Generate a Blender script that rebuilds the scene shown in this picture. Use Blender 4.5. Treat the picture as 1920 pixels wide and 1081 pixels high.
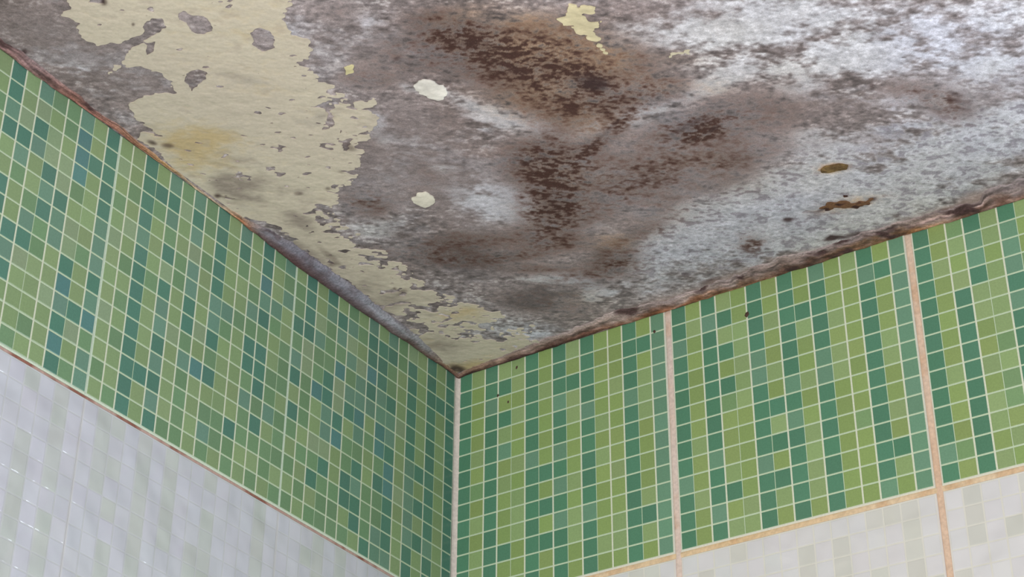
import bpy, math, random
import numpy as np
from mathutils import Matrix, Vector
for o in list(bpy.data.objects): bpy.data.objects.remove(o)
SC = bpy.context.scene
COL = SC.collection
# ------------------------------------------------------------------ units
P = 0.02                 # width of one mosaic chip (m); a tile is 15 chips wide
RH = 1.1011              # chip height / chip width
Z0 = 2.50                # height of the first full horizontal grout line
VC = 1.13                # ceiling plane, rows above that line
ZC = Z0 + VC*RH*P
# ------------------------------------------------------------------ camera
cam = bpy.data.cameras.new('camera'); co = bpy.data.objects.new('camera', cam); COL.objects.link(co)
M = [[0.8145804, 0.5794276, 0.0268768], [0.3132363, -0.4784119, 0.8203689], [0.4882026, -0.6598376, -0.5712027]]
Rm = Matrix(M).transposed()
co.matrix_world = Matrix.Translation((66.1411*P, -92.7350*P, Z0+(-61.8884)*P)) @ Rm.to_4x4()
cam.sensor_width = 36; cam.lens = 3841.517/1920*36
cam.shift_x = 0.07683; cam.shift_y = -0.11878; cam.clip_start = 0.05
SC.camera = co
# ------------------------------------------------------------------ light
w = bpy.data.worlds.new('room_air'); SC.world = w; w.use_nodes = True
w.node_tree.nodes['Background'].inputs[0].default_value = (0.93, 0.96, 1.0, 1)
w.node_tree.nodes['Background'].inputs[1].default_value = 0.73
def area(name, loc, target, sx, sy, power, col):
    l = bpy.data.lights.new(name, 'AREA'); l.shape = 'RECTANGLE'; l.size = sx; l.size_y = sy
    l.energy = power; l.color = col
    o = bpy.data.objects.new(name, l); COL.objects.link(o); o.location = loc
    o.rotation_euler = (Vector(target)-Vector(loc)).to_track_quat('-Z', 'Y').to_euler()
    return o
area('room_fill', (1.1, -2.9, 1.0), (0.6, -0.2, 2.5), 1.0, 1.0, 53, (1, 0.97, 0.92))  # added soft fill behind the camera, brightens right wall and ceiling
area('added_glint_light', (1.25, 0.085, 1.995), (1.25, -2, 1.995), 0.58, 0.86, 13, (0.78, 0.88, 1))  # added bluish lamp out of view, for left-wall glints and cool light
SC.view_settings.view_transform = 'Standard'; SC.view_settings.look = 'None'
SC.view_settings.exposure = 0.0; SC.view_settings.gamma = 1; SC.view_settings.use_curve_mapping = False

# ------------------------------------------------------------------ helpers
def lin(c):
    c = np.asarray(c, float)/255.0
    return np.where(c <= 0.04045, c/12.92, ((c+0.055)/1.055)**2.4)
KA = 1.10               # photo tone -> surface colour
def alb(c): return np.clip(lin(c)*KA, 0, 0.9)
_rs = np.random.RandomState(7)
_perm = _rs.permutation(4096)
_val = _rs.rand(4096)
def vnoise(x, y, seed=0):
    xi = np.floor(x).astype(int); yi = np.floor(y).astype(int)
    fx = x-xi; fy = y-yi
    fx = fx*fx*fx*(fx*(fx*6-15)+10); fy = fy*fy*fy*(fy*(fy*6-15)+10)
    def h(a, b): return _val[_perm[(_perm[(a+seed*131) % 4096]+b*17+seed*57) % 4096]]
    return (h(xi, yi)*(1-fx)+h(xi+1, yi)*fx)*(1-fy)+(h(xi, yi+1)*(1-fx)+h(xi+1, yi+1)*fx)*fy
def fbm(x, y, scale, oct=4, seed=0, gain=0.5):
    s = 0; a = 1; t = 0; c, sn = math.cos(0.6), math.sin(0.6)
    x = np.asarray(x, float)/scale+100; y = np.asarray(y, float)/scale+100
    for i in range(oct):
        s = s+a*vnoise(x, y, seed+i); t += a; a *= gain
        x, y = (x*c-y*sn)*2.03+7.1, (x*sn+y*c)*2.03+3.7
    v = (s/t-0.5)*2.0*(1.35)
    return v            # about -1..1
def sstep(a, b, x):
    t = np.clip((x-a)/(b-a), 0, 1); return t*t*(3-2*t)
def link(name, me, parent=None):
    o = bpy.data.objects.new(name, me); COL.objects.link(o); o.parent = parent; return o
def tag(o, label=None, cat=None, group=None, kind=None):
    if label: o['label'] = label
    if cat: o['category'] = cat
    if group: o['group'] = group
    if kind: o['kind'] = kind
    return o
def mesh(name, verts, faces, mat, vcol=None, smooth=False, parent=None):
    me = bpy.data.meshes.new(name)
    me.from_pydata([tuple(map(float, v)) for v in verts], [], [tuple(map(int, f)) for f in faces])
    me.materials.append(mat)
    if vcol is not None:
        a = me.color_attributes.new('tone', 'FLOAT_COLOR', 'POINT')
        c = np.ones((len(verts), 4), np.float32); c[:, :3] = vcol
        a.data.foreach_set('color', c.ravel())
    if smooth: me.polygons.foreach_set('use_smooth', [True]*len(me.polygons))
    me.update()
    return link(name, me, parent)
def material(name, rough=0.6, bumps=(), spec=0.5, coat=0.0, base=None, grain=0.0, grain_scale=900, rough_var=0):
    m = bpy.data.materials.new(name); m.use_nodes = True
    nt = m.node_tree; N = nt.nodes; L = nt.links
    b = N['Principled BSDF']
    b.inputs['Roughness'].default_value = rough; b.inputs['Specular IOR Level'].default_value = spec
    b.inputs['Coat Weight'].default_value = coat; b.inputs['Coat Roughness'].default_value = 0.06
    tc = N.new('ShaderNodeNewGeometry')
    if base is None:
        at = N.new('ShaderNodeAttribute'); at.attribute_name = 'tone'; csrc = at.outputs['Color']
    else:
        rg = N.new('ShaderNodeRGB'); rg.outputs[0].default_value = (*base, 1); csrc = rg.outputs[0]
    if grain:
        nz = N.new('ShaderNodeTexNoise'); nz.inputs['Scale'].default_value = grain_scale; nz.inputs['Detail'].default_value = 3
        L.new(tc.outputs['Position'], nz.inputs['Vector'])
        mr = N.new('ShaderNodeMapRange'); mr.inputs[1].default_value = 0.3; mr.inputs[2].default_value = 0.7
        mr.inputs[3].default_value = 1-grain; mr.inputs[4].default_value = 1+grain
        L.new(nz.outputs['Fac'], mr.inputs[0])
        vm = N.new('ShaderNodeVectorMath'); vm.operation = 'SCALE'
        L.new(csrc, vm.inputs[0]); L.new(mr.outputs[0], vm.inputs['Scale']); csrc = vm.outputs[0]
    L.new(csrc, b.inputs['Base Color'])
    prev = None
    for sc, dist, st, *dt in bumps:
        nz = N.new('ShaderNodeTexNoise'); nz.inputs['Scale'].default_value = sc; nz.inputs['Detail'].default_value = dt[0] if dt else 3
        L.new(tc.outputs['Position'], nz.inputs['Vector'])
        bp = N.new('ShaderNodeBump'); bp.inputs['Distance'].default_value = dist; bp.inputs['Strength'].default_value = st
        L.new(nz.outputs['Fac'], bp.inputs['Height'])
        if prev: L.new(prev, bp.inputs['Normal'])
        prev = bp.outputs[0]
    if prev: L.new(prev, b.inputs['Normal'])
    return m
M_GLAZE = material('green_glaze', 0.22, [(60, 0.0006, 0.5), (900, 0.0001, 0.35)], 0.45, grain=0.06, grain_scale=500)
M_WGLAZE = material('white_glaze', 0.06, [(30, 0.0058, 0.8, 0.6)], 0.6)
M_GROUT = material('grout', 0.85, [(700, 0.0006, 0.6)], 0.3, grain=0.12, grain_scale=260)
M_PLASTER = material('mouldy_plaster', 0.9, [(260, 0.002, 0.45), (1300, 0.0007, 0.45)], 0.2, grain=0.16, grain_scale=700)
M_PAINT = material('peeling_paint', 0.8, [(120, 0.001, 0.5), (800, 0.0004, 0.4)], 0.25, grain=0.05, grain_scale=350)
M_CRUST = material('crusty_plaster', 0.85, [(220, 0.003, 0.7), (1100, 0.001, 0.5)], 0.25, grain=0.22, grain_scale=420)
M_WALL = material('wall_backing', 0.9, [(300, 0.001, 0.5)], 0.2, base=tuple(alb((200, 190, 175))))

# ------------------------------------------------------------------ the two walls and their tiles
M_GROUT_PLAIN = material('added_window_paint', 0.4, base=(0.7, 0.7, 0.68))
def at_right(a, v, d): return (a*P, -d, Z0-v*RH*P)
def at_left(a, v, d): return (d, -a*P, Z0-v*RH*P)
TONE = {'D': (80, 126, 101), 'B': (84, 128, 118), 'd': (102, 140, 116), 'G': (116, 148, 104),
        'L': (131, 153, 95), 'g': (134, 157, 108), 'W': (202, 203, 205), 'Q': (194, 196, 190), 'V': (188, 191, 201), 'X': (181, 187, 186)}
rnd = random.Random(11)
LEFT_SHEEN = {'L': (128, 151, 110), 'g': (130, 150, 120), 'G': (108, 140, 106), 'D': (80, 123, 108), 'd': (102, 137, 120), 'B': (84, 126, 124)}  # left-wall greens with the bluish reflected sheen mixed into the colour
def jitter(c, s):
    k = 1+rnd.uniform(-s, s)
    return tuple(min(250, ch*k*(1+rnd.uniform(-s, s)*0.35)) for ch in c)
def tile(name, at, a0, a1, v0, v1, cols, line, flip, label, cat, group, mat, rim, gap, gapline, relief, shade=1.0):
    """one large ceramic tile: slab a0..a1 by v0..v1 with its raised mosaic of chips (cols: list of (a_left, a_right, string from row r0))"""
    V = []; F = []; C = []
    def quad(p, c):
        n = len(V); V.extend(p); C.extend([c]*4); F.append((n, n+1, n+2, n+3))
    def q(pts, c):
        quad(pts[::-1] if flip else pts, c)
    T = 0.008; e = 0.0007
    rimc = alb(rim)
    f = [(a0, v0), (a1, v0), (a1, v1), (a0, v1)]
    ins = e/P
    g = [(a0+ins, v0+ins), (a1-ins, v0+ins), (a1-ins, v1-ins), (a0+ins, v1-ins)]
    # front face is a grid of the lines between the chips: kept as one face, the chips rise from it
    q([at(a, v, 0) for a, v in g], alb(gapline))
    for i in range(4):
        j = (i+1) % 4
        q([at(*f[i], -e), at(*f[j], -e), at(*g[j], 0), at(*g[i], 0)], rimc)
        q([at(*f[i], -T), at(*f[j], -T), at(*f[j], -e), at(*f[i], -e)], rimc)
    q([at(*f[3], -T), at(*f[2], -T), at(*f[1], -T), at(*f[0], -T)], rimc)
    # rim band
    r = 0.085
    for (x0, x1, y0, y1) in ((a0+ins, a0+r, v0+ins, v1-ins), (a1-r, a1-ins, v0+ins, v1-ins), (a0+r, a1-r, v1-r, v1-ins)):
        q([at(x0, y0, 0.00012), at(x1, y0, 0.00012), at(x1, y1, 0.00012), at(x0, y1, 0.00012)], rimc)
    bev = 0.035
    for (xa, xb), (xc, xd) in zip([(c_[0], c_[1]) for c_ in cols[:-1]], [(c_[0], c_[1]) for c_ in cols[1:]]):
        if xc-xb > 0.088 and line is not None:
            q([at(xb, v0+r, 0.0001), at(xc, v0+r, 0.0001), at(xc, v1-r, 0.0001), at(xb, v1-r, 0.0001)], alb(line))
    for (x0, x1, rows) in cols:
        for (y0, y1, k) in rows:
            c = alb(jitter((LEFT_SHEEN if flip else TONE).get(k, TONE[k]), 0.032 if k not in 'WQVX' else 0.012))*shade
            o = [(x0, y0), (x1, y0), (x1, y1), (x0, y1)]
            n = [(x0+bev, y0+bev), (x1-bev, y0+bev), (x1-bev, y1-bev), (x0+bev, y1-bev)]
            q([at(a, v, relief) for a, v in n], c)
            for i in range(4):
                j = (i+1) % 4
                q([at(*o[i], 0.0001), at(*o[j], 0.0001), at(*n[j], relief), at(*n[i], relief)], c)
    ob = mesh(name, V, F, mat, np.array(C))
    tag(ob, label, cat, group)
    return ob
def build_cols(a0, strings, vtop, r0, nrows, flip_dir=False, base_gap=0.10, thin=0.045, first_rim=0.085, hgap=0.09, dark='DBd'):
    """strings: one per column, left to right on the wall axis a"""
    out = []; n = len(strings)
    for i, s in enumerate(strings):
        def g(l, r):
            return thin if (l in dark and r not in dark) else base_gap
        x0 = a0+i; x1 = x0+1
        k = s[3]
        if flip_dir:      # axis a runs to the left in the room
            gl = g(k, strings[i-1][3]) if i > 0 else 0.17
            gr = g(strings[i+1][3], k) if i < n-1 else 0.17
        else:
            gl = g(strings[i-1][3], k) if i > 0 else 0.17
            gr = g(k, strings[i+1][3]) if i < n-1 else 0.17
        rows = []
        for j in range(nrows):
            y0 = r0+j; y1 = y0+1
            t = vtop if j == 0 and vtop is not None else y0+hgap/2
            b = y1-hgap/2
            if vtop is None and j == 0: t = y0+0.085
            if j == nrows-1: b = y1-0.085
            rows.append((t, b, s[j]))
        out.append((x0+gl/2, x1-gr/2, rows))
    return out
def col(pat, marks, k):
    s = list(pat*14 if len(pat) == 1 else pat)
    for m in marks: s[m+1] = k
    return ''.join(s)
PRINT = [col('D', [], ''), col('L', [], ''), col('D', [], ''), col('L', [0, 2, 4, 10], 'D'), col('L', [], ''), col('D', [], ''),
         col('L', [6, 8, 10], 'D'), col('D', [], ''), col('L', [1], 'D'), col('D', [], ''), col('L', [], ''), col('L', [], ''),
         col('D', [], ''), col('L', [0, 10], 'D'), col('d', [], '')]
def vary(s, seed):
    r = random.Random(seed); o = []
    for c in s:
        if c == 'L' and r.random() < 0.25: c = 'g'
        elif c == 'L' and r.random() < 0.03: c = 'G'
        elif c == 'D' and r.random() < 0.08: c = 'd'
        o.append(c)
    return ''.join(o)
THIRD = ['DDDDDDDDDDDDDD', 'LLgLLLLLLLLLGL', 'GLLgDDDDDDDDDD', 'DddDLgLLgLLLLg', 'ggLgLgLGgGGLLL', 'DdddDdDDDDDDDD', 'gLLGLLLLgLLLLL',
         'DDDDDDDDDDDDDD', 'LLLLDLLLgLLLLL', 'LGLLLLLLLLLDLL', 'DDDDDDDDDDDDDD', 'LLLLLLLLLLLLLL', 'DDDDDDDDDDDDDD', 'LDLLLLLLDLLLLL', 'dddddddddddddd']
VT = -1.10; VB = 13.0
GR = 0.41                                  # joint from print edge to print edge on the right wall
gcols = (180, 198, 170); grim = (203, 203, 190)
w_lab = ['corner', 'middle', 'far']
lab = ['green mosaic-patterned wall tile on the right wall, touching the room corner',
       'green mosaic-patterned wall tile between the two vertical joints of the right wall',
       'green mosaic-patterned wall tile on the right wall, farthest right, beyond the last vertical joint']
U0 = [0.12, 15.0+GR, 30.0+2*GR]
for t in range(3):
    src = PRINT if t < 2 else THIRD
    s = [vary(x, t*40+i) for i, x in enumerate(src)]
    a0 = U0[t]
    w0 = 14.88/15 if t == 0 else 1
    cols = [(a0+(x0-a0)*w0, a0+(x1-a0)*w0, rows) for x0, x1, rows in build_cols(a0, s, VT+0.02, -1, 14)]
    tile('mosaic_tile', at_right, a0-0.02, a0+15*w0+0.02, VT, VB+0.02, cols, (200, 206, 186), False, lab[t],
         'tile', 'green mosaic-patterned tiles under the ceiling', M_GLAZE, grim, None, gcols, 0.0003)
# white row, right wall
def white_cols(n, seed, w='W', qq='Q', stripes=(0.04, 0.5, 0.08, 0.42, 0.05, 0.3)):
    r = random.Random(seed); out = []
    for i in range(n):
        q_ = stripes[i % len(stripes)] if r.random() < 0.85 else 0.3
        c = []
        for j in range(14):
            same = c and r.random() < 0.35
            c.append(c[-1] if same else (qq if r.random() < q_ else w))
        out.append(''.join(c))
    return out
labw = ['white mosaic-patterned wall tile on the right wall, lowest, just right of the room corner',
        'white mosaic-patterned wall tile under the middle green tile of the right wall',
        'white mosaic-patterned wall tile at the bottom right, right of the last vertical joint']
for t in range(3):
    a0 = U0[t]; v0 = 13.33
    w0 = 14.88/15 if t == 0 else 1
    cols = [(a0+(x0-a0)*w0, a0+(x1-a0)*w0, rows) for x0, x1, rows in build_cols(a0, white_cols(15, 5+t), None, v0, 14, thin=0.06, base_gap=0.09, hgap=0.07)]
    tile('mosaic_tile', at_right, a0-0.02, a0+15*w0+0.02, v0-0.02, v0+14.02, cols, None, False, labw[t],
         'tile', 'white mosaic-patterned tiles below the green ones', M_WGLAZE, (208, 206, 202), None, (206, 206, 198), 0.0002)
# left wall, columns counted from the corner, rows -1..12
LEFT = ['DDDDDDDDDDDDDD', 'LLDLLLLLLLLLLL', 'DDDDDDDDDDDdDD', 'LLLLLLLDLDLDLL', 'gDDDDDDdddddDD', 'GGLLLgLLLgLLLL', 'dDGGDddDBBDDDd',
         'LDDDddBBGDGGdd', 'dDDBDdLGLLGGGD', 'LGLgddBdGDdDDL', 'GdgdGdDLGGDDLG', 'LDdGBggDBLLGGG', 'DdGGGDDddgDGGG', 'LLgdGGBLLgGDLG',
         'DDDDggGGGLGLGL', 'LGGDGdDLDGLGLG', 'dGdLLGGGLGGGLG', 'GLLdGLLGGdLGGL', 'DDBdDGDDDGDGLG', 'LLLGdGDDGdGGLL', 'dDGLLGLLLLLDGG',
         'LLLLLdGLLLLGGL', 'DDDDDddDGDLGdG', 'GGLGLLLgLBLLLL', 'dDdgddDDGdGGGG', 'GgLLGGLLgLLLLG', 'dDdGDgDddDdDdD', 'LDGLLLGLLLLDLL',
         'DDDDdDDDDDDDDD', 'LLGLgLGLGLGLLG', 'LgLGLgLLLgLLGL', 'DDDDDdddDdBGdd', 'LLDLLLLGLLDgLG', 'dBBBGLggDBdDBD', 'GGLggDddLLgLLL',
         'GLggDdDGGLLLGL', 'dgDdLLGdDgLLLG', 'LLgDdGLLDdDLLL', 'DDdDLLDDGLLDDD', 'LLGLLgLLGLLGLL', 'DGDDBDDdDDGDDD', 'LLLGLLLLgLLLLL',
         'DDLDDDBDLDDDDd', 'LGLLDLLLGLLLLL', 'dDDDLDDDdDDDLD', 'LLLLLLGLLLDLLL']
SA = 0.28
bounds = [(0, 16), (16, 31), (31, 46)]
labl = ['green mosaic-patterned wall tile on the left wall, touching the room corner',
        'green mosaic-patterned wall tile in the middle of the left wall',
        'green mosaic-patterned wall tile at the left edge of the picture, farthest from the corner']
for t, (c0, c1) in enumerate(bounds):
    s = [LEFT[i] for i in range(c0, c1)]
    a0 = SA+c0
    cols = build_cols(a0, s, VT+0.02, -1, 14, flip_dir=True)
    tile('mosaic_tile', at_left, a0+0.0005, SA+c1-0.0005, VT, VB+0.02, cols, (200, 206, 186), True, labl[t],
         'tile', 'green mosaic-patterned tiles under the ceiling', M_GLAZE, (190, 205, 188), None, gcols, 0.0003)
labl = ['white mosaic-patterned wall tile low on the left wall, nearest the room corner',
        'white mosaic-patterned wall tile with bright glints at the bottom of the left wall',
        'white mosaic-patterned wall tile at the bottom left edge of the picture']
for t, (c0, c1) in enumerate(bounds):
    a0 = SA+c0; v0 = 13.2
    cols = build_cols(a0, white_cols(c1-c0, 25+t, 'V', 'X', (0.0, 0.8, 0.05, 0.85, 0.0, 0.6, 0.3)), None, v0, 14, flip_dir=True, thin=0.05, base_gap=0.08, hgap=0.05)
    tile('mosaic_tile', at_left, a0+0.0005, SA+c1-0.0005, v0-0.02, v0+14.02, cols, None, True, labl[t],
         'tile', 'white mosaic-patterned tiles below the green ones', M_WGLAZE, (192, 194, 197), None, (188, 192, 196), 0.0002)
# backing walls behind the tiles
def box(name, lo, hi, mat, kind='structure'):
    (x0, y0, z0), (x1, y1, z1) = lo, hi
    v = [(x0, y0, z0), (x1, y0, z0), (x1, y1, z0), (x0, y1, z0), (x0, y0, z1), (x1, y0, z1), (x1, y1, z1), (x0, y1, z1)]
    f = [(0, 3, 2, 1), (4, 5, 6, 7), (0, 1, 5, 4), (1, 2, 6, 5), (2, 3, 7, 6), (3, 0, 4, 7)]
    return tag(mesh(name, v, f, mat), kind=kind)
XE = 3.0; YE = -3.2
def boxes(name, L, mat, kind='structure'):
    V = []; F = []
    for lo, hi in L:
        (x0, y0, z0), (x1, y1, z1) = lo, hi; n = len(V)
        V += [(x0, y0, z0), (x1, y0, z0), (x1, y1, z0), (x0, y1, z0), (x0, y0, z1), (x1, y0, z1), (x1, y1, z1), (x0, y1, z1)]
        F += [tuple(n+i for i in f) for f in ((0, 3, 2, 1), (4, 5, 6, 7), (0, 1, 5, 4), (1, 2, 6, 5), (2, 3, 7, 6), (3, 0, 4, 7))]
    return tag(mesh(name, V, F, mat), kind=kind)
WX0, WX1, WZ0, WZ1 = 0.95, 1.55, 1.55, 2.44  # added window opening out of view, placed so its lamp glints on the tiles
zt = ZC+0.012
boxes('wall_right', [((-0.10, 0.0081, 0), (WX0, 0.10, zt)), ((WX1, 0.0081, 0), (3.0, 0.10, zt)),
                     ((WX0, 0.0081, 0), (WX1, 0.10, WZ0)), ((WX0, 0.0081, WZ1), (WX1, 0.10, zt))], M_WALL)
fr = 0.03
boxes('added_window_1', [((WX0, 0.02, WZ0), (WX0+fr, 0.07, WZ1)), ((WX1-fr, 0.02, WZ0), (WX1, 0.07, WZ1)),
                   ((WX0+fr, 0.02, WZ0), (WX1-fr, 0.07, WZ0+fr)), ((WX0+fr, 0.02, WZ1-fr), (WX1-fr, 0.07, WZ1)),
                   ((WX0+fr, 0.03, (WZ0+WZ1)/2-0.012), (WX1-fr, 0.06, (WZ0+WZ1)/2+0.012))], M_GROUT_PLAIN)
ob2 = box('wall_left', (-0.10, YE, 0), (-0.0081, 0.0081, ZC+0.012), M_WALL)
# joints: strips of coloured grout with uneven surface
def joint(name, at, a0, a1, v0, v1, vertical, depth, tones, seed, flip, dirt=0.3, dirt_c=(120, 70, 55), bead=0):
    n = int((v1-v0 if vertical else a1-a0)/0.12); m = 5
    V = []; C = []; F = []
    for i in range(n+1):
        t = i/n
        for j in range(m+1):
            k = j/m
            a = a0+(a1-a0)*(k if vertical else t); v = v0+(v1-v0)*(t if vertical else k)
            d = -depth+bead*(1-(2*k-1)**2)+0.0004*float(fbm(a, v, 0.7, 2, seed))
            if j in (0, m): d -= 0.0008
            V.append(at(a, v, d))
            c = np.array(tones[0], float)*(1-0.5-0.5*float(fbm(a, v, 6, 2, seed+3)))+np.array(tones[1], float)*(0.5+0.5*float(fbm(a, v, 6, 2, seed+3)))
            q_ = float(sstep(0.15, 0.75, fbm(a, v*1.0, 1.1, 3, seed+9)))*dirt
            c = c*(1-q_)+np.array(dirt_c)*q_
            C.append(alb(c))
    for i in range(n):
        for j in range(m):
            p = i*(m+1)+j; f = (p, p+1, p+m+2, p+m+1)
            F.append(f if (vertical != flip) else f[::-1])
    # back
    return tag(mesh(name, V, F, M_GROUT, np.array(C), smooth=True), kind='structure')
or1 = ((206, 176, 146), (214, 196, 180))
joint('trim_1', at_right, 15.02, 15.0+GR-0.02, -1.1, 28, True, 0.0010, ((204, 178, 160), (206, 192, 184)), 3, False, 0.25, (170, 120, 85))
joint('trim_2', at_right, 30.0+GR+0.02, 30.0+2*GR-0.02, -1.1, 28, True, 0.0010, ((202, 172, 146), (206, 186, 170)), 5, False, 0.25, (180, 130, 90))
joint('trim_3', at_right, 0.1, 46, 13.0, 13.33, False, 0.0010, ((204, 178, 140), (208, 188, 160)), 7, False, 0.3, (176, 130, 90))
joint('trim_4', at_left, 0.28, 46.2, 13.0, 13.2, False, 0.0012, ((176, 146, 136), (190, 170, 162)), 9, True, 0.8, (128, 78, 64))
# white sealant in the corner
V = []; C = []; F = []; n = 240; m = 6
for i in range(n+1):
    v = -1.12+29*i/n
    for j in range(m+1):
        t = j/m; ang = t*math.pi/2
        r = 0.27*(1+0.06*float(fbm(v, j, 1.5, 2, 31)))
        # concave fillet from the left wall to the right one
        x = r*(1-math.sin(ang)); y = r*(1-math.cos(ang))
        V.append((x*P*0.95+0.0002, -y*P*1.05-0.0002, Z0-v*RH*P))
        k = float(sstep(0.2, 0.8, fbm(v, j*0.3, 1.6, 3, 44)))*0.35
        C.append(alb(np.array((198, 190, 182))*(1-k)+np.array((176, 150, 146))*k))
for i in range(n):
    for j in range(m):
        p = i*(m+1)+j; F.append((p, p+m+1, p+m+2, p+1))
tag(mesh('trim_5', V, F, M_GROUT, np.array(C), smooth=True), kind='structure')

# specks of dirt stuck to the right wall
def speck(u, v, r, label, seed, n=3):
    V = []; F = []; rr = random.Random(seed)
    for b in range(n):
        cu = u+rr.uniform(-1, 1)*r*0.8*(b > 0); cv = v+rr.uniform(-1, 1)*r*0.9*(b > 0); q = r*(1 if b == 0 else 0.5)
        base = len(V); m = 8
        V.append(at_right(cu, cv, 0.0003+q*P*0.5))
        for ring, (k, h) in enumerate(((0.6, 0.4), (1.0, 0.0))):
            for i in range(m):
                a = i*2*math.pi/m; w_ = q*k*(1+rr.uniform(-.3, .3))
                V.append(at_right(cu+w_*math.cos(a), cv+w_*math.sin(a)*1.1, 0.0003+q*P*h))
        for i in range(m):
            j = (i+1) % m
            F.append((base, base+1+j, base+1+i)); F.append((base+1+i, base+1+j, base+1+m+j, base+1+m+i))
    c = np.tile(alb((74, 54, 46)), (len(V), 1))
    tag(mesh('dirt_speck', V, F, M_GROUT, c, smooth=True), label, 'dirt', 'dirt specks on the right wall')
speck(20.40, 0.70, 0.13, 'gnat-like dark speck on a grout line between the two vertical joints', 3)
speck(14.28, -0.02, 0.09, 'tiny dark speck left of the first vertical joint of the right wall', 4)
speck(3.09, 0.88, 0.08, 'tiny dark speck near the room corner, upper of two close together', 5)
speck(3.85, 1.49, 0.07, 'tiny dark speck near the room corner, lower of two close together', 6)
speck(4.47, -0.52, 0.09, 'dull speck on a light green chip right under the ceiling near the corner', 7)

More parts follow.
